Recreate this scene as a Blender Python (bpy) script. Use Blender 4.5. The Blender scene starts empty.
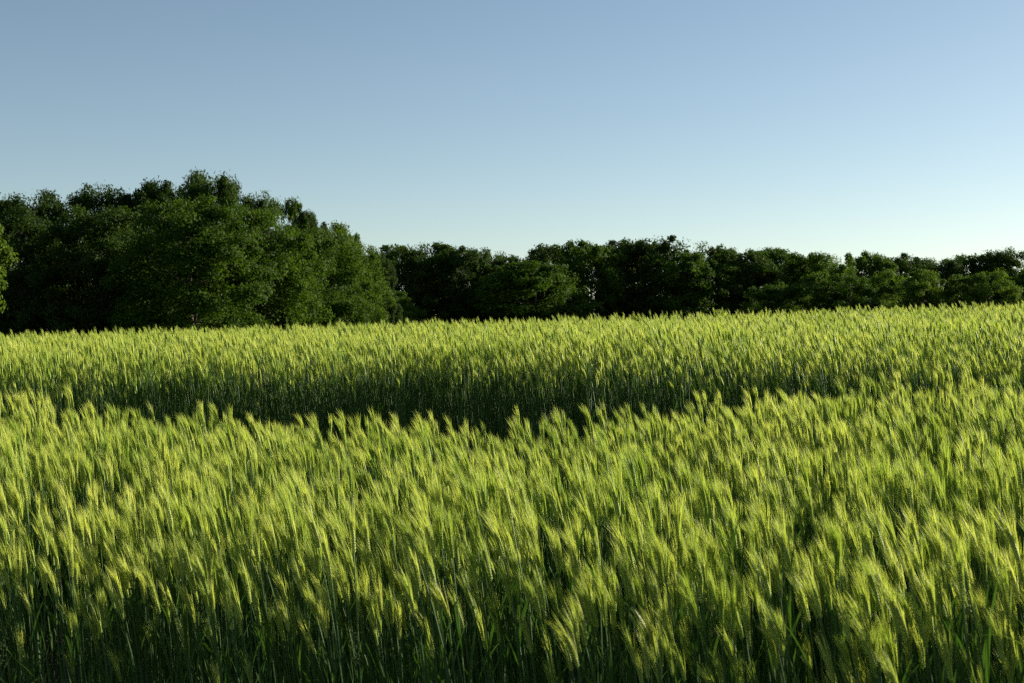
import bpy, math, random
import numpy as np
R = math.radians
sc = bpy.context.scene
col = sc.collection

# ------------------------------------------------------------------ camera, sky, sun, exposure
EYE = 1.43
F = 1422.0                                   # focal length in pixels at 1024 wide (50 mm lens)
cam_d = bpy.data.cameras.new('camera'); cam = bpy.data.objects.new('camera', cam_d); col.objects.link(cam)
cam_d.sensor_width = 36.0; cam_d.lens = 50.0; cam_d.clip_start = 0.05; cam_d.clip_end = 9000
cam.location = (0, 0, EYE); cam.rotation_euler = (R(90), 0, 0)
cam_d.dof.use_dof = True; cam_d.dof.focus_distance = 7.0; cam_d.dof.aperture_fstop = 9.0
sc.camera = cam
SUN_AZ, SUN_EL = 60.0, 18.0                  # degrees clockwise from the view direction, above the horizon
world = bpy.data.worlds.new('World'); sc.world = world; world.use_nodes = True
nt = world.node_tree; bg = nt.nodes['Background']
sky = nt.nodes.new('ShaderNodeTexSky'); sky.sky_type = 'NISHITA'; sky.sun_disc = False
sky.sun_elevation = R(SUN_EL); sky.sun_rotation = R(SUN_AZ)
sky.altitude = 300; sky.air_density = 0.80; sky.dust_density = 0.42; sky.ozone_density = 1.5
wb = nt.nodes.new('ShaderNodeMix'); wb.data_type = 'RGBA'; wb.blend_type = 'MULTIPLY'; wb.inputs[0].default_value = 1
wb.inputs[7].default_value = (1.15, 1.09, 0.97, 1)          # the camera's white balance
nt.links.new(sky.outputs[0], wb.inputs[6]); nt.links.new(wb.outputs[2], bg.inputs[0]); bg.inputs[1].default_value = 0.052
sun_d = bpy.data.lights.new('sun', 'SUN'); sun = bpy.data.objects.new('sun', sun_d); col.objects.link(sun)
sun_d.energy = 5.0; sun_d.angle = R(0.5); sun_d.color = (1.0, 0.92, 0.76)
sun.rotation_euler = (R(90 - SUN_EL), 0, R(180 - SUN_AZ)); sun.location = (40, 20, 30)
sc.view_settings.view_transform = 'Standard'; sc.view_settings.look = 'None'
sc.view_settings.gamma = 1.0; sc.view_settings.exposure = 1.25
sc.render.engine = 'CYCLES'
sc.cycles.max_bounces = 6; sc.cycles.diffuse_bounces = 3; sc.cycles.glossy_bounces = 2
sc.cycles.transmission_bounces = 3; sc.cycles.transparent_max_bounces = 4
sc.cycles.caustics_reflective = False; sc.cycles.caustics_refractive = False
sc.cycles.use_denoising = False; sc.cycles.filter_width = 1.3
sc.cycles.use_adaptive_sampling = False

# ------------------------------------------------------------------ helpers
def tag(o, label=None, cat=None, group=None, kind=None):
    if label: o['label'] = label
    if cat: o['category'] = cat
    if group: o['group'] = group
    if kind: o['kind'] = kind
    return o

def mesh_np(name, V, faces, mats, midx=None, smooth=False, attrs=None):
    """faces: list of int arrays (n,k) of equal k per array"""
    me = bpy.data.meshes.new(name)
    V = np.asarray(V, dtype=np.float32)
    me.vertices.add(len(V)); me.vertices.foreach_set('co', V.ravel())
    loops = np.concatenate([f.ravel() for f in faces]) if faces else np.zeros(0, int)
    cnt = np.concatenate([np.full(len(f), f.shape[1]) for f in faces])
    st = np.concatenate([[0], np.cumsum(cnt)[:-1]])
    me.loops.add(len(loops)); me.loops.foreach_set('vertex_index', loops.astype(np.int32))
    me.polygons.add(len(cnt)); me.polygons.foreach_set('loop_start', st.astype(np.int32))
    for m in mats: me.materials.append(m)
    if midx is not None: me.polygons.foreach_set('material_index', np.asarray(midx, dtype=np.int32))
    if smooth: me.polygons.foreach_set('use_smooth', np.ones(len(cnt), dtype=bool))
    if attrs:
        for k, v in attrs.items():
            a = me.attributes.new(k, 'FLOAT', 'FACE'); a.data.foreach_set('value', np.asarray(v, dtype=np.float32))
    me.update(calc_edges=True)
    return me

class MB:
    """collects triangles and quads with a material index"""
    def __init__(s): s.v = []; s.f = []; s.m = []
    def vert(s, p): s.v.append(tuple(p)); return len(s.v) - 1
    def face(s, ids, m=0): s.f.append(tuple(ids)); s.m.append(m)
    def mesh(s, name, mats, smooth=False):
        me = bpy.data.meshes.new(name); me.from_pydata(s.v, [], s.f)
        for m in mats: me.materials.append(m)
        me.polygons.foreach_set('material_index', np.array(s.m, dtype=np.int32))
        if smooth: me.polygons.foreach_set('use_smooth', np.ones(len(s.f), dtype=bool))
        me.update(); return me
    def tube(s, pts, rad, n=5, m=0, cap=True):
        prev = None
        for i, (p, r) in enumerate(zip(pts, rad)):
            p = np.array(p, float)
            q = np.array(pts[min(i+1, len(pts)-1)], float) - np.array(pts[max(i-1, 0)], float)
            q /= (np.linalg.norm(q) + 1e-9)
            a = np.cross(q, (0.31, 0.95, 0.05)); a /= (np.linalg.norm(a) + 1e-9); b = np.cross(q, a)
            ring = [s.vert(p + r*(math.cos(2*math.pi*k/n)*a + math.sin(2*math.pi*k/n)*b)) for k in range(n)]
            if prev:
                for k in range(n): s.face((prev[k], prev[(k+1) % n], ring[(k+1) % n], ring[k]), m)
            prev = ring
        if cap: s.face(prev, m)

# ------------------------------------------------------------------ materials
def new_mat(name):
    m = bpy.data.materials.new(name); m.use_nodes = True
    n = m.node_tree; n.nodes.clear()
    return m, n
def plant_mat(name, c1, c2, trans=0.4, rough=0.5, spec=0.35, tcol=None, per='object', nscale=3.0, island=0.0):
    """leafy matter: a diffuse/gloss surface mixed with light coming through it, colour varied between individuals"""
    m, n = new_mat(name); N = n.nodes; L = n.links
    out = N.new('ShaderNodeOutputMaterial'); mix = N.new('ShaderNodeMixShader')
    p = N.new('ShaderNodeBsdfPrincipled'); t = N.new('ShaderNodeBsdfTranslucent')
    ramp = N.new('ShaderNodeMix'); ramp.data_type = 'RGBA'
    ramp.inputs[6].default_value = (*c1, 1); ramp.inputs[7].default_value = (*c2, 1)
    info = N.new('ShaderNodeObjectInfo'); geo = N.new('ShaderNodeNewGeometry')
    noi = N.new('ShaderNodeTexNoise'); noi.inputs['Scale'].default_value = nscale; noi.inputs['Detail'].default_value = 2
    L.new(geo.outputs['Position'], noi.inputs['Vector'])
    a = N.new('ShaderNodeMath'); a.operation = 'MULTIPLY_ADD'; a.inputs[1].default_value = 0.5
    L.new(info.outputs['Random'], a.inputs[0])
    b = N.new('ShaderNodeMath'); b.operation = 'MULTIPLY_ADD'; b.inputs[1].default_value = 1.2; b.inputs[2].default_value = -0.35
    L.new(noi.outputs['Fac'], b.inputs[0]); L.new(b.outputs[0], a.inputs[2])
    if island > 0:
        at = N.new('ShaderNodeAttribute'); at.attribute_name = 'var'
        c = N.new('ShaderNodeMath'); c.operation = 'MULTIPLY_ADD'; c.inputs[1].default_value = island
        L.new(at.outputs['Fac'], c.inputs[0]); L.new(a.outputs[0], c.inputs[2]); a = c
    cl = N.new('ShaderNodeClamp'); L.new(a.outputs[0], cl.inputs[0]); L.new(cl.outputs[0], ramp.inputs[0])
    L.new(ramp.outputs[2], p.inputs['Base Color'])
    p.inputs['Roughness'].default_value = rough; p.inputs['Specular IOR Level'].default_value = spec
    h = N.new('ShaderNodeMix'); h.data_type = 'RGBA'; h.blend_type = 'MULTIPLY'; h.inputs[0].default_value = 1
    h.inputs[7].default_value = (*(tcol or (1.02, 1.12, 0.5)), 1)
    L.new(ramp.outputs[2], h.inputs[6]); L.new(h.outputs[2], t.inputs['Color'])
    mix.inputs[0].default_value = trans
    L.new(p.outputs[0], mix.inputs[1]); L.new(t.outputs[0], mix.inputs[2]); L.new(mix.outputs[0], out.inputs[0])
    return m
def simple_mat(name, c1, c2, scale=8.0, rough=0.9, bump=0.3):
    m, n = new_mat(name); N = n.nodes; L = n.links
    out = N.new('ShaderNodeOutputMaterial'); p = N.new('ShaderNodeBsdfPrincipled')
    tc = N.new('ShaderNodeTexCoord'); noi = N.new('ShaderNodeTexNoise'); noi.inputs['Scale'].default_value = scale; noi.inputs['Detail'].default_value = 6
    ramp = N.new('ShaderNodeMix'); ramp.data_type = 'RGBA'
    ramp.inputs[6].default_value = (*c1, 1); ramp.inputs[7].default_value = (*c2, 1)
    L.new(tc.outputs['Object'], noi.inputs['Vector']); L.new(noi.outputs['Fac'], ramp.inputs[0])
    L.new(ramp.outputs[2], p.inputs['Base Color']); p.inputs['Roughness'].default_value = rough
    bp = N.new('ShaderNodeBump'); bp.inputs['Strength'].default_value = bump
    L.new(noi.outputs['Fac'], bp.inputs['Height']); L.new(bp.outputs[0], p.inputs['Normal'])
    L.new(p.outputs[0], out.inputs[0])
    return m

M_awn = plant_mat('barley_awn', (0.21, 0.32, 0.03), (0.62, 0.64, 0.165), trans=0.42, rough=0.55, spec=0.18, nscale=1.2, tcol=(1.04, 1.08, 0.62))
M_ear = plant_mat('barley_ear', (0.20, 0.32, 0.035), (0.42, 0.48, 0.09), trans=0.15, rough=0.55, spec=0.2, nscale=1.2)
M_stem = plant_mat('barley_stem', (0.05, 0.11, 0.03), (0.09, 0.155, 0.045), trans=0.08, rough=0.55, spec=0.2, nscale=2)
M_leaf = plant_mat('barley_leaf', (0.035, 0.085, 0.014), (0.065, 0.125, 0.022), trans=0.30, rough=0.65, spec=0.15, nscale=2)
M_grass = plant_mat('verge_grass', (0.05, 0.10, 0.02), (0.11, 0.16, 0.04), trans=0.35, nscale=2)
M_soil = simple_mat('soil', (0.035, 0.026, 0.017), (0.09, 0.07, 0.045), 6.0, 0.95, 0.6)
M_bark = simple_mat('bark', (0.03, 0.024, 0.017), (0.09, 0.075, 0.055), 5.0, 0.95, 0.8)
M_oak = plant_mat('dark_leaves', (0.018, 0.040, 0.006), (0.050, 0.084, 0.012), trans=0.36, rough=0.75, spec=0.12, nscale=0.25, island=0.35)
M_mid = plant_mat('green_leaves', (0.024, 0.056, 0.005), (0.080, 0.130, 0.012), trans=0.38, rough=0.75, spec=0.12, nscale=0.25, island=0.35)
M_fresh = plant_mat('fresh_leaves', (0.05, 0.095, 0.010), (0.10, 0.15, 0.018), trans=0.40, rough=0.75, spec=0.12, nscale=0.3, island=0.35)

# ------------------------------------------------------------------ terrain
# level of the crop's tips relative to the eye, by picture direction u = x/y and distance y
Ys = np.array([0.0, 3.0, 6.0, 8.5, 10.2, 12.0, 16.0, 21.0, 25.0, 32.0, 60.0, 120.0, 400.0, 4000.0])
Us = np.array([-0.36, 0.0, 0.36])
T = np.array([
 [-.48, -.48, -.46], [-.48, -.48, -.46], [-.44, -.50, -.38], [-.34, -.49, -.24], [-.17, -.19, -.08], [-.10, -.01, .06],
 [-.06, .07, .18], [.0, .19, .44], [.05, .30, .60], [.0, .32, .70], [-.1, .3, .8], [-.4, 0.2, .6], [-.8, 0, 1.0], [-20, -20, -20]])
CROP = 0.87
def tips(x, y):
    x = np.asarray(x, float); y = np.asarray(y, float)
    yy = np.clip(y, 0, 3999); u = np.clip(x/np.maximum(yy, 2.5), -0.5, 0.5)
    def row(k):
        a, b, c = T[k, 0], T[k, 1], T[k, 2]
        s = u/0.36
        return b + (c-a)/2*s + ((a+c)/2 - b)*np.minimum(s*s, 1.5)
    k = np.clip(np.searchsorted(Ys, yy, side='right') - 1, 0, len(Ys)-2)
    f = (yy - Ys[k])/(Ys[k+1]-Ys[k]); f = f*f*(3-2*f)*0.35 + f*0.65
    swell = 0.075*np.exp(-((u-0.21)/0.10)**2 - ((yy-8.6)/2.2)**2)      # a low swell right of the middle
    return row(k)*(1-f) + row(k+1)*f + swell
def gz(x, y): return EYE + tips(x, y) - CROP

def grid_mesh():
    ys = np.concatenate([[-3000, -300, -60, -20, -8, -3], np.arange(0, 40, 0.5), np.arange(40, 160, 4), np.arange(160, 600, 20), [700, 1000, 1500, 2500, 3999]])
    us = np.concatenate([[-3000, -900, -300, -120], np.arange(-60, -20, 4), np.arange(-20, 20.1, 0.5), np.arange(24, 64, 4), [120, 300, 900, 3000]])
    X, Y = np.meshgrid(us, ys)
    Z = gz(X, Y)
    V = np.stack([X, Y, Z], -1).reshape(-1, 3)
    nx = len(us); i, j = np.meshgrid(np.arange(len(ys)-1), np.arange(nx-1), indexing='ij')
    a = (i*nx + j).ravel(); F_ = np.stack([a, a+1, a+nx+1, a+nx], -1)
    return V, F_
V_, F_ = grid_mesh()
m_ground, n = new_mat('field_ground')
N = n.nodes; L = n.links
out = N.new('ShaderNodeOutputMaterial'); p = N.new('ShaderNodeBsdfPrincipled'); p.inputs['Roughness'].default_value = 0.95
geo = N.new('ShaderNodeNewGeometry'); sep = N.new('ShaderNodeSeparateXYZ'); L.new(geo.outputs['Position'], sep.inputs[0])
mr = N.new('ShaderNodeMapRange'); mr.inputs[1].default_value = 60; mr.inputs[2].default_value = 75; L.new(sep.outputs[1], mr.inputs[0])
nz = N.new('ShaderNodeTexNoise'); nz.inputs['Scale'].default_value = 5; nz.inputs['Detail'].default_value = 8; L.new(geo.outputs['Position'], nz.inputs['Vector'])
s1 = N.new('ShaderNodeMix'); s1.data_type = 'RGBA'; s1.inputs[6].default_value = (0.03, 0.023, 0.015, 1); s1.inputs[7].default_value = (0.09, 0.07, 0.045, 1); L.new(nz.outputs['Fac'], s1.inputs[0])
s2 = N.new('ShaderNodeMix'); s2.data_type = 'RGBA'; s2.inputs[7].default_value = (0.055, 0.085, 0.02, 1)
L.new(mr.outputs[0], s2.inputs[0]); L.new(s1.outputs[2], s2.inputs[6]); L.new(s2.outputs[2], p.inputs['Base Color'])
bp = N.new('ShaderNodeBump'); bp.inputs['Strength'].default_value = 0.6; L.new(nz.outputs['Fac'], bp.inputs['Height']); L.new(bp.outputs[0], p.inputs['Normal'])
L.new(p.outputs[0], out.inputs[0])
ground = bpy.data.objects.new('ground', mesh_np('ground', V_, [F_], [m_ground], smooth=True)); col.objects.link(ground)
tag(ground, kind='structure')

# ------------------------------------------------------------------ barley
def blade(mb, base, az, length, width, rise, droop, m, rng, seg=5, twist=0.0):
    """a folded leaf blade rising from base and arching over"""
    p = np.array(base, float); ang = rise
    d = np.array([math.cos(az), math.sin(az), 0.0]); side = np.array([-math.sin(az), math.cos(az), 0.0])
    prev = None
    for k in range(seg+1):
        t = k/seg
        w = width*0.5*(1 - t**2.2)*(0.55+0.45*min(1, t*4)) + 0.0003
        up = np.array([0, 0, 1.0])
        tang = d*math.cos(ang) + up*math.sin(ang)
        nrm = -d*math.sin(ang) + up*math.cos(ang)
        sd = side*math.cos(twist*t) + nrm*math.sin(twist*t)
        ids = (mb.vert(p - sd*w + nrm*w*0.35), mb.vert(p), mb.vert(p + sd*w + nrm*w*0.35))
        if prev:
            mb.face((prev[0], prev[1], ids[1], ids[0]), m); mb.face((prev[1], prev[2], ids[2], ids[1]), m)
        prev = ids
        p = p + tang*(length/seg); ang -= droop/seg

def stalk(parts, rng, ox, oy, h, lean_az, lean, ear_lean, near, thick=1.0):
    """one barley stalk. parts: dict of MB for stem / ear / awns / leaf"""
    st, er, aw, lf = parts['stem'], parts['ear'], parts['awn'], parts['leaf']
    d = np.array([math.cos(lean_az), math.sin(lean_az), 0.0]); up = np.array([0, 0, 1.0])
    pts = []; n = 7 if near else 4
    p = np.array([ox, oy, 0.0]); pts.append(p.copy())
    for k in range(n):
        t = (k+1)/n; a = lean*t**1.4
        p = p + (d*math.sin(a) + up*math.cos(a))*(h/n); pts.append(p.copy())
    st.tube(pts, [(0.0025 if near else 0.0017)*thick*(1-0.45*k/n) for k in range(n+1)], 4 if near else 3, 0, cap=False)
    # nodes on the stem and leaves
    nl = 3
    for k in range(nl):
        t = (0.12 + 0.58*k/(nl-1)) if nl > 1 else 0.5
        i = min(int(t*n), n-1); f = t*n - i
        b = pts[i]*(1-f) + pts[i+1]*f
        if rng.random() < 0.88:
            blade(lf, b, rng.uniform(0, 6.283), rng.uniform(0.13, 0.27), rng.uniform(0.006, 0.011), R(rng.uniform(76, 88)), R(rng.uniform(3, 45)), 0, rng, 5 if near else 3, rng.uniform(-1.2, 1.2))
    # ear
    el = rng.uniform(0.058, 0.082); a0 = lean; a1 = lean + ear_lean
    nn = 11 if near else 4
    q = p.copy(); axis = [q.copy()]; tg = []
    for k in range(nn):
        a = a0 + (a1-a0)*(k+1)/nn
        t_ = d*math.sin(a) + up*math.cos(a); tg.append(t_)
        q = q + t_*(el/nn); axis.append(q.copy())
    lat = np.array([-math.sin(lean_az), math.cos(lean_az), 0.0])
    roll = rng.uniform(0, 3.14)
    if near:
        for k in range(nn):
            t_ = tg[k]; c = axis[k]; s0 = lat*math.cos(roll) + np.cross(t_, lat)*math.sin(roll)
            taper = 1.0 - 0.35*abs(k/nn - 0.4)
            for sg in (-1, 1):
                for off in (-0.75, 0.0, 0.75):
                    sd = s0*sg*math.cos(off) + np.cross(t_, s0)*math.sin(off)
                    b = c + sd*0.0012; tip = c + sd*0.0045 + t_*0.0125; mid = c + sd*0.0050*taper + t_*0.006
                    ww = 0.0019*taper; cr = np.cross(t_, sd)
                    ids = [er.vert(b), er.vert(mid + cr*ww), er.vert(mid + sd*0.001), er.vert(mid - cr*ww), er.vert(tip), er.vert(mid - sd*0.003)]
                    for tri in ((0, 1, 2), (0, 2, 3), (4, 2, 1), (4, 3, 2), (0, 5, 1), (0, 3, 5), (4, 1, 5), (4, 5, 3)): er.face([ids[x] for x in tri], 0)
    else:
        er.tube(axis, [0.003, 0.0055, 0.0060, 0.005, 0.003][:nn+1], 4, 0)
    # awns
    na = 44 if near else 17
    for k in range(na):
        t = rng.uniform(0.05, 1.0); i = min(int(t*nn), nn-1)
        c = axis[i] + (axis[i+1]-axis[i])*(t*nn - i); t_ = tg[i]
        ph = rng.uniform(0, 6.283)
        cr = np.cross(t_, lat); sd = lat*math.cos(ph) + cr*math.sin(ph)
        spread = R(rng.uniform(1.5, 8.5)); ln = rng.uniform(0.070, 0.108)*(1.05 - 0.35*t)
        e1 = t_*math.cos(spread) + sd*math.sin(spread)
        sag = d*rng.uniform(0.0, 0.018) + np.array([0, 0, -0.003])
        w = rng.uniform(0.00058, 0.00082) if near else rng.uniform(0.0009, 0.0013)
        vn = np.cross(e1, rng.normal(size=3)); vn /= np.linalg.norm(vn) + 1e-9
        b = c + sd*0.004; mid = b + e1*ln*0.5 + sag*0.25; tip = b + e1*ln + sag
        i0, i1, i2, i3, i4 = aw.vert(b-vn*w), aw.vert(b+vn*w), aw.vert(mid-vn*w*0.85), aw.vert(mid+vn*w*0.85), aw.vert(tip)
        aw.face((i0, i1, i3, i2), 0); aw.face((i2, i3, i4), 0)

def new_parts(): return {k: MB() for k in ('stem', 'ear', 'awn', 'leaf')}
def merge_parts(parts, name):
    V = []; Fc = []; mi = []; off = 0
    for k, key in enumerate(('stem', 'ear', 'awn', 'leaf')):
        mb = parts[key]; V += mb.v; Fc += [tuple(i+off for i in f) for f in mb.f]; mi += [k]*len(mb.f); off += len(mb.v)
    me = bpy.data.meshes.new(name); me.from_pydata(V, [], Fc)
    for m in (M_stem, M_ear, M_awn, M_leaf): me.materials.append(m)
    me.polygons.foreach_set('material_index', np.array(mi, dtype=np.int32)); me.update()
    return me

def variants(cname, nvar, near, count, seed):
    c = bpy.data.collections.new(cname)          # source shapes, only ever drawn through the crop
    for v in range(nvar):
        rng = np.random.default_rng(seed + v); parts = new_parts()
        for k in range(count):
            r = rng.uniform(0, 0.055); a = rng.uniform(0, 6.283)
            # wind from the right: the stalks lean to the left (-x)
            stalk(parts, rng, r*math.cos(a), r*math.sin(a), (rng.uniform(0.68, 0.81) if rng.random() < .9 else rng.uniform(0.52, 0.68)),
                  math.pi + rng.normal(0, 0.5), R(abs(rng.normal(4, 3.5))), R(rng.uniform(0, 14)), near)
        o = bpy.data.objects.new('%s_%02d' % (cname, v), merge_parts(parts, cname)); c.objects.link(o)
    return c
C_near = variants('barley_tuft_near', 12, True, 3, 100)
C_far = variants('barley_tuft_far', 10, False, 3, 300)

def vnoise(x, y, s, seed):
    """smooth value noise in -1..1"""
    x = x/s + 37.1; y = y/s + 11.7
    xi = np.floor(x).astype(int); yi = np.floor(y).astype(int); fx = x-xi; fy = y-yi
    fx = fx*fx*(3-2*fx); fy = fy*fy*(3-2*fy)
    def h(a, b):
        v = np.sin(a*127.1 + b*311.7 + seed*74.7)*43758.5453
        return (v - np.floor(v))*2 - 1
    return (h(xi, yi)*(1-fx) + h(xi+1, yi)*fx)*(1-fy) + (h(xi, yi+1)*(1-fx) + h(xi+1, yi+1)*fx)*fy

def front_edge(x): return 3.30 - 0.42*x + 0.12*vnoise(x, x*0, 0.6, 3)*0.5
GX = np.array([-8, -3.1, -2.4, -1.2, -0.5, 0.0, 0.6, 1.2, 2.2, 3.2, 8])
GN = np.array([8.2, 8.3, 8.5, 8.3, 8.15, 8.1, 8.2, 8.4, 8.7, 9.0, 10.0])        # near edge of the wheel track
GW = np.array([2.1, 2.2, 2.6, 2.8, 2.9, 2.9, 2.7, 2.3, 1.7, 1.4, 1.1])         # its width
def in_gap(x, y):
    a = np.interp(x, GX, GN) + 0.10*vnoise(x, y*0, 0.35, 8); w = np.interp(x, GX, GW)
    return (y > a) & (y < a + w + 0.08*vnoise(x, y*0, 0.3, 9))

rs = np.random.default_rng(7)
def scatter(y0, y1, dens, margin, seed):
    r = np.random.default_rng(seed)
    half = 0.37*y1 + margin; n = int(dens*(y1-y0)*(2*half))
    x = r.uniform(-half, half, n); y = r.uniform(y0, y1, n)
    k = (np.abs(x) < 0.37*y + margin) & (y > front_edge(x)) & ~in_gap(x, y)
    return x[k], y[k]

def crop_object(name, pts, C, nvar, label=None):
    x = np.concatenate([p[0] for p in pts]); y = np.concatenate([p[1] for p in pts]); n = len(x)
    r = np.random.default_rng(len(name)*13 + 5)
    hn = 0.05*vnoise(x, y, 0.9, 1) + 0.055*vnoise(x, y, 0.28, 2)
    s = np.clip(r.normal(0.955, 0.085, n) + hn, 0.70, 1.15)
    # a ragged thinner edge along the wheel track is the tufts' own scatter
    z = gz(x, y) - 0.01
    tilt = 0.035 + 0.09*vnoise(x, y, 1.3, 4) + 0.05*vnoise(x, y, 0.5, 6) + r.normal(0, 0.05, n)
    rot = np.stack([0.05*vnoise(x, y, 1.1, 5) + r.normal(0, 0.05, n), -tilt*0.8, r.normal(0, 0.38, n)], -1)
    me = bpy.data.meshes.new(name); me.vertices.add(n)
    me.vertices.foreach_set('co', np.stack([x, y, z], -1).astype(np.float32).ravel())
    a = me.attributes.new('rot', 'FLOAT_VECTOR', 'POINT'); a.data.foreach_set('vector', rot.astype(np.float32).ravel())
    a = me.attributes.new('siz', 'FLOAT', 'POINT'); a.data.foreach_set('value', s.astype(np.float32))
    a = me.attributes.new('vid', 'INT', 'POINT'); a.data.foreach_set('value', r.integers(0, nvar, n).astype(np.int32))
    me.update()
    o = bpy.data.objects.new(name, me); col.objects.link(o)
    g = bpy.data.node_groups.new(name + '_nodes', 'GeometryNodeTree')
    g.interface.new_socket('Geometry', in_out='INPUT', socket_type='NodeSocketGeometry')
    g.interface.new_socket('Geometry', in_out='OUTPUT', socket_type='NodeSocketGeometry')
    N = g.nodes; L = g.links
    gi = N.new('NodeGroupInput'); go = N.new('NodeGroupOutput'); ip = N.new('GeometryNodeInstanceOnPoints')
    ci = N.new('GeometryNodeCollectionInfo'); ci.inputs[0].default_value = C; ci.inputs['Separate Children'].default_value = True; ci.inputs['Reset Children'].default_value = True
    def att(nm, dt):
        q = N.new('GeometryNodeInputNamedAttribute'); q.data_type = dt; q.inputs['Name'].default_value = nm
        return [s for s in q.outputs if s.enabled and s.name == 'Attribute'][0]
    L.new(gi.outputs[0], ip.inputs['Points']); L.new(ci.outputs[0], ip.inputs['Instance'])
    ip.inputs['Pick Instance'].default_value = True
    L.new(att('vid', 'INT'), ip.inputs['Instance Index'])
    e = N.new('FunctionNodeEulerToRotation'); L.new(att('rot', 'FLOAT_VECTOR'), e.inputs[0]); L.new(e.outputs[0], ip.inputs['Rotation'])
    L.new(att('siz', 'FLOAT'), ip.inputs['Scale'])
    L.new(ip.outputs[0], go.inputs[0])
    md = o.modifiers.new('crop', 'NODES'); md.node_group = g
    return o
near_pts = [scatter(1.5, 8.9, 108, 1.8, 11)]
far_pts = [scatter(8.9, 16, 105, 2.5, 12), scatter(16, 27, 70, 3, 13), scatter(27, 60, 14, 3, 14)]
print('tufts', len(near_pts[0][0]), sum(len(p[0]) for p in far_pts))
crop_near = crop_object('barley_crop', near_pts, C_near, 12)
tag(crop_near, 'ripening green barley with pale bristly ears filling the field in front of the dark wheel track', 'barley', 'barley crop of the field', 'stuff')
crop_far = crop_object('barley_crop', far_pts, C_far, 10)
tag(crop_far, 'sunlit barley rising beyond the dark wheel track up to the field crest', 'barley', 'barley crop of the field', 'stuff')

# ------------------------------------------------------------------ trees
def crown_mesh(name, seed, kind, mat):
    """a crown of height 1 (z 0..1, scaled later) and width about 1: leaf sprays on many small clumps"""
    r = np.random.default_rng(seed)
    if kind == 'full': zlo, wmax_at, nb = 0.04, 0.42, 250
    elif kind == 'raised': zlo, wmax_at, nb = 0.20, 0.57, 195
    elif kind == 'loose': zlo, wmax_at, nb = 0.24, 0.60, 120
    else: zlo, wmax_at, nb = 0.0, 0.38, 170        # bush
    Cs = []; Rs = []
    lob = r.uniform(0, 6.283, 4); la = r.uniform(0.04, 0.12, 4)
    def spot(lo):
        while True:
            t = zlo + (0.95-zlo)*r.uniform(0, 1); az = r.uniform(0, 6.283)
            prof = max(0.03, 1 - abs((t - wmax_at)/((0.98-wmax_at) if t > wmax_at else (wmax_at - zlo + 0.22)))**2.1)**0.55
            if r.uniform() < prof + 0.05: break
        out = 0.47*prof*(1 + sum(a*math.sin((j+2)*az + l) for j, (a, l) in enumerate(zip(la, lob))))
        rr = out*(lo + (1-lo)*r.uniform(0, 1)**0.5)
        return np.array([rr*math.cos(az), rr*math.sin(az), t])
    # boughs carry bunches of clumps; the rest fills the inside
    nbough = {'full': 44, 'raised': 34, 'loose': 18, 'bush': 24}[kind]
    bough = [spot(0.62) for _ in range(nbough)]
    for k in range(nb):
        if k < nb*0.62:
            b = bough[k % nbough]; v = r.normal(size=3); v *= 0.115*r.uniform(0.3, 1)**0.6/np.linalg.norm(v)
            c = b*np.array([.93, .93, 1]) + v*np.array([1.25, 1.25, 0.7]); br = r.uniform(0.045, 0.085)
        else:
            c = spot(0.15); c[:2] *= 0.88; br = r.uniform(0.08, 0.13)
        Cs.append((c[0], c[1], min(max(c[2], 0.03), 1-br*0.6))); Rs.append(br)
    Cs = np.array(Cs); Rs = np.array(Rs)
    per = {'full': 330, 'raised': 240, 'loose': 190, 'bush': 220}[kind]
    n = nb*per
    ci = np.repeat(np.arange(nb), per)
    dv = r.normal(size=(n, 3)); dv /= np.linalg.norm(dv, axis=1)[:, None]
    rad = r.uniform(0.25, 1.0, n)**0.5
    # lumpy sprays: pull leaves of a clump toward a few twig directions
    tw = r.normal(size=(nb, 7, 3)); tw /= np.linalg.norm(tw, axis=2)[:, :, None]; tw[:, :, 2] = tw[:, :, 2]*0.6 + 0.15
    pick = tw[ci, r.integers(0, 7, n)]
    dv = dv*0.78 + pick*0.48
    P = Cs[ci] + dv*(Rs[ci]*rad)[:, None]*np.array([1.15, 1.15, 0.8])
    # leaf quads facing roughly outward and up
    nr = dv*0.8 + r.normal(size=(n, 3))*0.6 + np.array([0, 0, 0.35]); nr /= np.linalg.norm(nr, axis=1)[:, None]
    a = np.cross(nr, r.normal(size=(n, 3))); a /= np.linalg.norm(a, axis=1)[:, None]; b = np.cross(nr, a)
    sz = (r.uniform(0.004, 0.0105, n) if kind == 'full' else r.uniform(0.006, 0.0135, n))[:, None]
    q = np.stack([P - a*sz*1.3, P - b*sz*0.7 + nr*sz*0.2, P + a*sz*1.3, P + b*sz*0.7 - nr*sz*0.1], 1).reshape(-1, 3)
    Fq = np.arange(4*n).reshape(n, 4)
    var = np.repeat(r.uniform(-0.5, 0.5, nb), per)*0.8 + r.uniform(-0.5, 0.5, n)
    return mesh_np(name, q, [Fq], [mat], attrs={'var': var}), Cs, Rs

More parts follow.
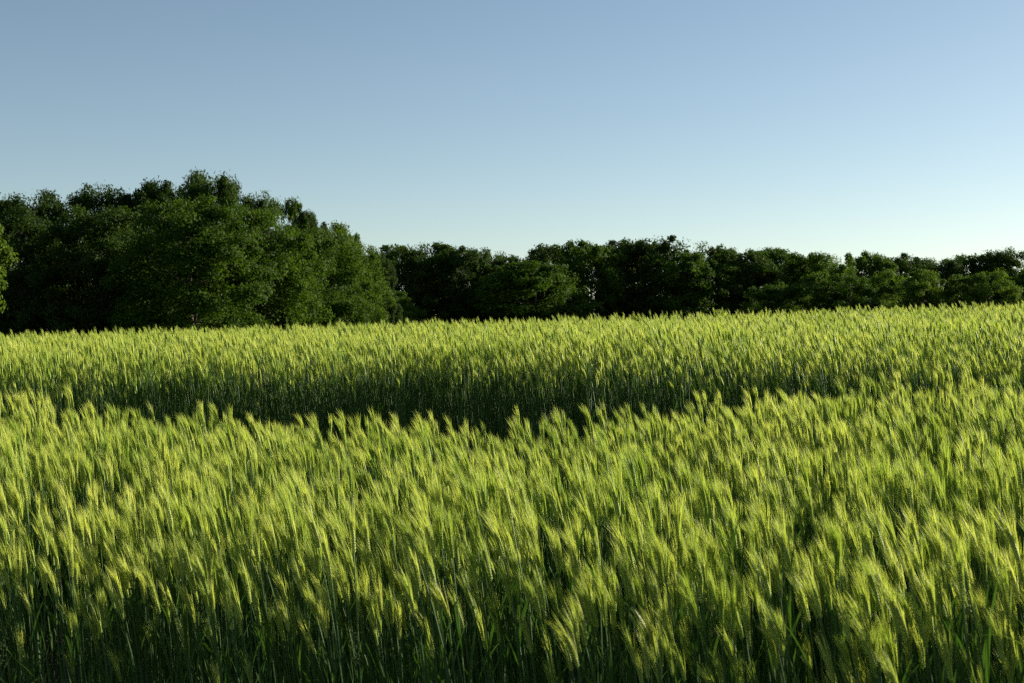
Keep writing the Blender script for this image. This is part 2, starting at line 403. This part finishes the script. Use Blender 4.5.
def trunk_mesh(name, seed, Cs, zlo):
    r = np.random.default_rng(seed + 50); mb = MB()
    h = 0.82; pts = []; x = y = 0
    for k in range(8):
        t = k/7; pts.append((x, y, h*t)); x += r.normal(0, 0.008); y += r.normal(0, 0.008)
    rad = [0.024*(1.35 if k == 0 else 1)*(1-0.82*k/7) for k in range(8)]
    mb.tube(pts, rad, 8)
    order = r.permutation(len(Cs))[:26]
    for i in order:
        c = Cs[i]; z0 = max(0.12, min(c[2]-0.22*r.uniform(0.6, 1.4)*np.hypot(c[0], c[1])*2, 0.7)) if c[2] > 0.15 else 0.06
        k = min(int(z0/h*7), 6); f = z0/h*7 - k
        b = np.array(pts[k])*(1-f) + np.array(pts[k+1])*f
        m1 = b + (c-b)*0.4 + np.array([0, 0, -0.02]) + r.normal(0, 0.012, 3); m2 = b + (c-b)*0.75 + r.normal(0, 0.012, 3)
        r0 = rad[k]*0.5
        mb.tube([b, m1, m2, c], [r0, r0*0.65, r0*0.4, r0*0.15], 5)
    return mb.mesh(name, [M_bark], smooth=True)

protos = {}
spec = [('dark_full', 'full', M_oak, 3), ('mid_full', 'full', M_mid, 3), ('fresh_full', 'full', M_fresh, 2), ('dark_raised', 'raised', M_oak, 4),
        ('mid_raised', 'raised', M_mid, 3), ('fresh_raised', 'raised', M_fresh, 1), ('loose', 'loose', M_mid, 3), ('bush', 'bush', M_mid, 3), ('fresh_bush', 'bush', M_fresh, 2)]
sd = 1000
for nm, kd, mt, cnt in spec:
    protos[nm] = []
    for k in range(cnt):
        sd += 7
        cm, Cs, Rs = crown_mesh('crown', sd, kd, mt)
        protos[nm].append((cm, trunk_mesh('trunk', sd, Cs, 0), Cs))

used = {}
trees_made = []
def tree(px, top, dist, wpx, kind, label, group, cat='tree', name='broadleaf_tree', rz=None, base=None):
    """a tree standing at distance dist in the direction of picture column px, tall enough to reach row top"""
    x = (px - 512)/F*dist; z0 = float(gz(x, dist)) - 0.1
    ztop = EYE + (341.5 - top)/F*dist
    h = ztop - z0; w = wpx/F*dist
    k = used.get(kind, 0); used[kind] = k + 1
    cm, tm, Cs = protos[kind][k % len(protos[kind])]
    root = bpy.data.objects.new(name, None); col.objects.link(root)
    rr = random.Random(int(px*7 + dist))
    root.location = (x, dist, z0); root.rotation_euler = (0, 0, rr.uniform(0, 6.28) if rz is None else rz)
    root.scale = (w, w, h)
    t = bpy.data.objects.new('trunk', tm); t.parent = root; col.objects.link(t)
    c = bpy.data.objects.new('crown', cm); c.parent = root; col.objects.link(c)
    tag(root, label, cat, group)
    return root
GL = 'trees of the tall dark wood on the left'
GM = 'trees of the row behind the field crest'
GB = 'low bushy trees in front of the row on the right'
# tall wood, left; front rank first
W = [
 (-52, 200, 98, 118, 'fresh_raised', 'bright green tree mostly cut off by the left edge, in front of the dark wood'),
 (22, 198, 128, 130, 'dark_full', 'near-black tree at the far left of the wood, right behind the bright green one'),
 (100, 202, 124, 140, 'dark_full', 'wide shaded tree forming the dark centre of the left wood, crown down to the barley'),
 (192, 194, 116, 155, 'mid_full', 'broadest tree of the left wood, domed crown below the highest treetop'),
 (268, 206, 128, 125, 'mid_full', 'dark green tree on the slope of the left wood, just right of the broadest tree'),
 (318, 226, 136, 112, 'mid_full', 'sunlit green tree low on the right slope of the left wood'),
 (352, 240, 150, 76, 'mid_full', 'lighter green rounded tree at the right end of the left wood'),
 (376, 252, 164, 44, 'dark_full', 'small dark tree filling the step between the left wood and the far tree row'),
 (30, 178, 142, 100, 'dark_full', 'treetop rising behind the near-black tree at the far left of the skyline'),
 (98, 180, 146, 100, 'dark_full', 'rounded treetop on the skyline above the dark centre of the left wood'),
 (156, 182, 146, 96, 'dark_full', 'treetop on the skyline in the dip left of the highest treetop'),
 (210, 156, 140, 98, 'dark_full', 'highest treetop of the whole skyline, peak of the left wood'),
 (257, 189, 146, 78, 'dark_full', 'treetop immediately right of the highest one, second step of the wood'),
 (286, 197, 156, 56, 'loose', 'thin feathery treetop where the skyline of the left wood starts to fall'),
 (306, 212, 150, 58, 'dark_full', 'small treetop half way down the falling skyline of the left wood'),
 (334, 221, 160, 64, 'loose', 'loose feathery treetop sticking up near the right end of the left wood'),
]
for i, (px, top, d, w, k, lab) in enumerate(W):
    tree(px, top, d, w, k, lab, GL)
Mm = [
 (398, 245, 212, 64, 'dark_raised', 'first dark tree of the far row, beside the end of the left wood'),
 (428, 243, 216, 60, 'mid_raised', 'second tree of the far row counted from the left wood, slightly lighter green'),
 (462, 245, 214, 62, 'dark_raised', 'wide dark tree of the far row, third from the left wood'),
 (500, 251, 222, 55, 'dark_raised', 'lower dark tree filling the dip left of the rounded mid-row tree'),
 (535, 262, 206, 92, 'mid_raised', 'low rounded lighter tree standing forward of the far row near the picture centre'),
 (552, 244, 226, 62, 'dark_raised', 'dark treetop showing just above the low rounded tree near the picture centre'),
 (590, 241, 218, 66, 'mid_raised', 'tall tree of the far row just right of the low rounded tree'),
 (625, 241, 230, 56, 'dark_raised', 'narrow dark treetop squeezed in left of the highest tree of the far row'),
 (652, 236, 222, 74, 'dark_raised', 'highest and widest dark tree of the far row, right of the picture centre'),
 (690, 252, 216, 66, 'mid_raised', 'lower greener tree directly right of the highest tree of the far row'),
 (714, 242, 232, 54, 'dark_raised', 'small pointed treetop between two lower trees right of the highest far tree'),
 (745, 250, 222, 62, 'dark_raised', 'dark rounded tree of the far row above the leftmost low bushy tree'),
 (772, 248, 228, 64, 'mid_raised', 'tree of the far row left of the dip before the thin see-through tree'),
 (803, 255, 232, 60, 'dark_raised', 'low dark treetop filling the dip left of the thin see-through tree'),
 (830, 248, 226, 52, 'loose', 'thin see-through tree standing up alone on the right half of the skyline'),
 (870, 252, 238, 50, 'mid_raised', 'small rounded treetop right of the thin see-through tree'),
 (902, 254, 246, 56, 'dark_raised', 'low dark treetop between the bright bushy trees on the right'),
 (938, 251, 250, 62, 'dark_full', 'flat dark treetop just before the skyline rises at the right edge'),
 (978, 250, 254, 62, 'dark_raised', 'dark treetop on the rising skyline near the right edge'),
 (1008, 246, 252, 56, 'dark_full', 'highest dark treetop at the right edge of the picture'),
 (480, 266, 244, 80, 'dark_raised', 'dark tree in the second rank, seen through gaps left of the picture centre'),
]
for i, (px, top, d, w, k, lab) in enumerate(Mm):
    tree(px, top, d, w*1.25, k, lab, GM)
B = [
 (388, 288, 196, 60, 'bush', 'low dark bush at the foot of the right end of the left wood'),
 (770, 284, 208, 64, 'bush', 'lowest bushy tree, leftmost in front of the far row on the right'),
 (812, 272, 208, 58, 'fresh_bush', 'bushy tree left of the foot of the thin see-through tree'),
 (848, 270, 204, 62, 'bush', 'bushy tree at the right foot of the thin see-through tree'),
 (884, 266, 210, 60, 'fresh_bush', 'lighter bushy tree below the small rounded treetop on the right'),
 (922, 269, 206, 54, 'fresh_bush', 'lighter bushy tree under the flat dark treetop on the right'),
 (958, 274, 212, 54, 'bush', 'dark low bushy tree in the gap between two lighter ones near the right edge'),
 (992, 266, 208, 56, 'fresh_bush', 'light green bushy tree below the highest treetop at the right edge'),
 (1036, 266, 216, 62, 'bush', 'dark bushy tree cut off by the right edge of the picture'),
]
for i, (px, top, d, w, k, lab) in enumerate(B):
    tree(px, top, d, w*1.15, k, lab, GB, name='bushy_tree')

# ------------------------------------------------------------------ stalks and weeds that stand out from the crop
M_pale_awn = plant_mat('pale_barley_awn', (0.34, 0.38, 0.06), (0.46, 0.47, 0.10), trans=0.36, rough=0.42, spec=0.35, nscale=1.2)
def lone_stalk(px, tip, dist, lean_deg, ear_deg, label, seed, az=math.pi, pale=False):
    rng = np.random.default_rng(seed); parts = new_parts()
    stalk(parts, rng, 0, 0, 0.75, az, R(lean_deg), R(ear_deg), True, 1.15)
    allv = np.array(parts['awn'].v); k = int(allv[:, 2].argmax()); tx, ty, tz = allv[k]
    y0 = dist - ty; x0 = (px - 512)/F*dist - tx
    z0 = float(gz(x0, y0)) - 0.01
    sc_z = (EYE + (341.5 - tip)/F*dist - z0)/tz
    x0 = (px - 512)/F*dist - tx*sc_z; y0 = dist - ty*sc_z
    root = bpy.data.objects.new('barley_stalk', None); col.objects.link(root)
    root.location = (x0, y0, z0); root.scale = (sc_z, sc_z, sc_z)
    made = {}
    for key, nm, mt in (('stem', 'stem', M_stem), ('ear', 'ear', M_ear), ('awn', 'awns', M_pale_awn if pale else M_awn), ('leaf', 'leaves', M_leaf)):
        o = bpy.data.objects.new(nm, parts[key].mesh(nm, [mt])); col.objects.link(o); made[key] = o
        o.parent = made['ear'] if key == 'awn' else root
    return tag(root, label, 'barley stalk', 'barley stalks standing out from the crop')
LONE = [
 (516, 402, 8.0, 3, 3, 'upright green barley ear poking highest into the dark wheel track at its middle', False),
 (602, 396, 8.15, 5, 8, 'tall pale barley ear at the right end of the darkest part of the wheel track', True),
 (147, 398, 8.4, 9, 10, 'pale left-leaning barley ear rising over the left part of the wheel track', True),
 (550, 608, 2.95, 12, 22, 'pale barley ear leaning hard to the left at the bottom centre of the field edge', True),
 (567, 588, 3.05, 3, 3, 'upright green barley ear directly right of the strongly leaning pale one at the bottom centre', False),
 (927, 566, 3.15, 12, 24, 'brightest pale barley ear leaning left near the bottom right of the field', True),
 (941, 620, 2.75, 4, 4, 'broad upright barley ear below the brightest pale ear at the bottom right', False),
 (878, 642, 2.65, 10, 12, 'low bushy barley ear tilted left at the bottom edge of the picture on the right', False),
 (22, 576, 3.75, 10, 12, 'small pale barley ear standing alone against the dark stems at the far left', True),
 (101, 580, 3.65, 12, 14, 'long thin barley ear leaning left in the shaded stems at the bottom left', False),
 (427, 574, 3.35, 12, 16, 'pale barley ear leaning left over the shaded stems left of the bottom centre', True),
 (645, 600, 2.95, 9, 10, 'pale green barley ear leaning left at the bottom just right of the centre', True),
]
for i, (px, tip, d, le, er_, lab, pale) in enumerate(LONE):
    lone_stalk(px, tip, d, le, er_, lab, 900 + i, math.pi + (i % 3 - 1)*0.25, pale)

def grass_plant(px, top, dist, seed, nbl, label, panicles=2, spread=1.0, name='grass_plant'):
    rng = np.random.default_rng(seed)
    x0 = (px-512)/F*dist; z0 = float(gz(x0, dist)) - 0.01; h = EYE + (341.5-top)/F*dist - z0
    root = bpy.data.objects.new(name, None); col.objects.link(root); root.location = (x0, dist, z0)
    lf = MB(); stm = MB()
    for k in range(nbl):
        b = (rng.normal(0, 0.03)*spread, rng.normal(0, 0.02), h*rng.uniform(0.0, 0.75))
        blade(lf, b, rng.uniform(0, 6.283), rng.uniform(0.16, 0.3), rng.uniform(0.004, 0.008), R(rng.uniform(45, 85)), R(rng.uniform(20, 110)), 0, rng, 7, rng.uniform(-1, 1))
    tops = []
    for k in range(max(3, nbl//6)):
        bx, by = rng.normal(0, 0.035)*spread, rng.normal(0, 0.02); hh = h*(1 if k == 0 else rng.uniform(0.72, 0.97))
        tip = np.array([bx + rng.normal(0, 0.03) + (0.02 if k else 0), by + rng.normal(0, 0.02), hh])
        stm.tube([(bx, by, 0), (bx*1.1, by, hh*0.5), tuple(tip)], [0.0016, 0.0013, 0.0007], 4)
        tops.append(tip)
    o = bpy.data.objects.new('blades', lf.mesh('blades', [M_grass])); o.parent = root; col.objects.link(o)
    o = bpy.data.objects.new('stems', stm.mesh('stems', [M_grass])); o.parent = root; col.objects.link(o)
    for k in range(min(panicles, len(tops))):
        pm = MB(); base = tops[k]
        for q in range(46):                                   # small spikelets on short side twigs
            t = rng.uniform(-0.07, 0.0); ph = rng.uniform(0, 6.283); rr = rng.uniform(0.002, 0.014)*(1 + t/0.1*0.3)
            c = base + np.array([rr*math.cos(ph), rr*math.sin(ph), t + rr*0.8]); s_ = rng.uniform(0.0008, 0.0014)
            ids = [pm.vert(c + np.array(v)*s_) for v in ((0, 0, -2.4), (1, 0, 0), (0, 1, 0), (-1, 0, 0), (0, -1, 0), (0, 0, 2.6))]
            for a_, b_ in ((1, 2), (2, 3), (3, 4), (4, 1)): pm.face((ids[0], ids[b_], ids[a_])); pm.face((ids[5], ids[a_], ids[b_]))
        o = bpy.data.objects.new('seed_head', pm.mesh('seed_head', [M_grass])); o.parent = root; col.objects.link(o)
    return tag(root, label, 'wild grass', 'wild grasses at the field edge')
grass_plant(14, 636, 3.35, 41, 60, 'fine wild grass with a small yellowish seed head in the bottom left corner', 2, 2.2)
grass_plant(58, 655, 3.3, 42, 40, 'low tangle of thin arching grass blades at the bottom left beside the seeding grass', 0, 2.4)
grass_plant(336, 632, 3.15, 43, 12, 'single wild grass with a fuzzy seed head among dark barley stems, bottom left of centre', 1, 0.6)
# one long green leaf reaching sideways out of the crop, bottom right
bm_ = MB(); rg = np.random.default_rng(5); d_ = 2.62; x_ = (1030-512)/F*d_; z_ = float(gz(x_, d_))
st_h = EYE - (652-341.5)/F*d_ - z_
root = bpy.data.objects.new('grass_plant', None); col.objects.link(root); root.location = (x_, d_, z_)
sm_ = MB(); sm_.tube([(0, 0, 0), (0.004, 0, st_h*0.5), (0.0, 0, st_h)], [0.0022, 0.0018, 0.0014], 5)
blade(bm_, (0, 0, st_h), math.pi, 0.11, 0.010, R(42), R(60), 0, rg, 8, 0.4)
blade(bm_, (0, 0, st_h*0.9), math.pi+1.2, 0.14, 0.009, R(60), R(70), 0, rg, 8, 0.4)
o = bpy.data.objects.new('stem', sm_.mesh('stem', [M_grass])); o.parent = root; col.objects.link(o)
o = bpy.data.objects.new('blades', bm_.mesh('blades', [M_grass])); o.parent = root; col.objects.link(o)
tag(root, 'bright green grass with a wide leaf arching sideways at the bottom right edge', 'wild grass', 'wild grasses at the field edge')
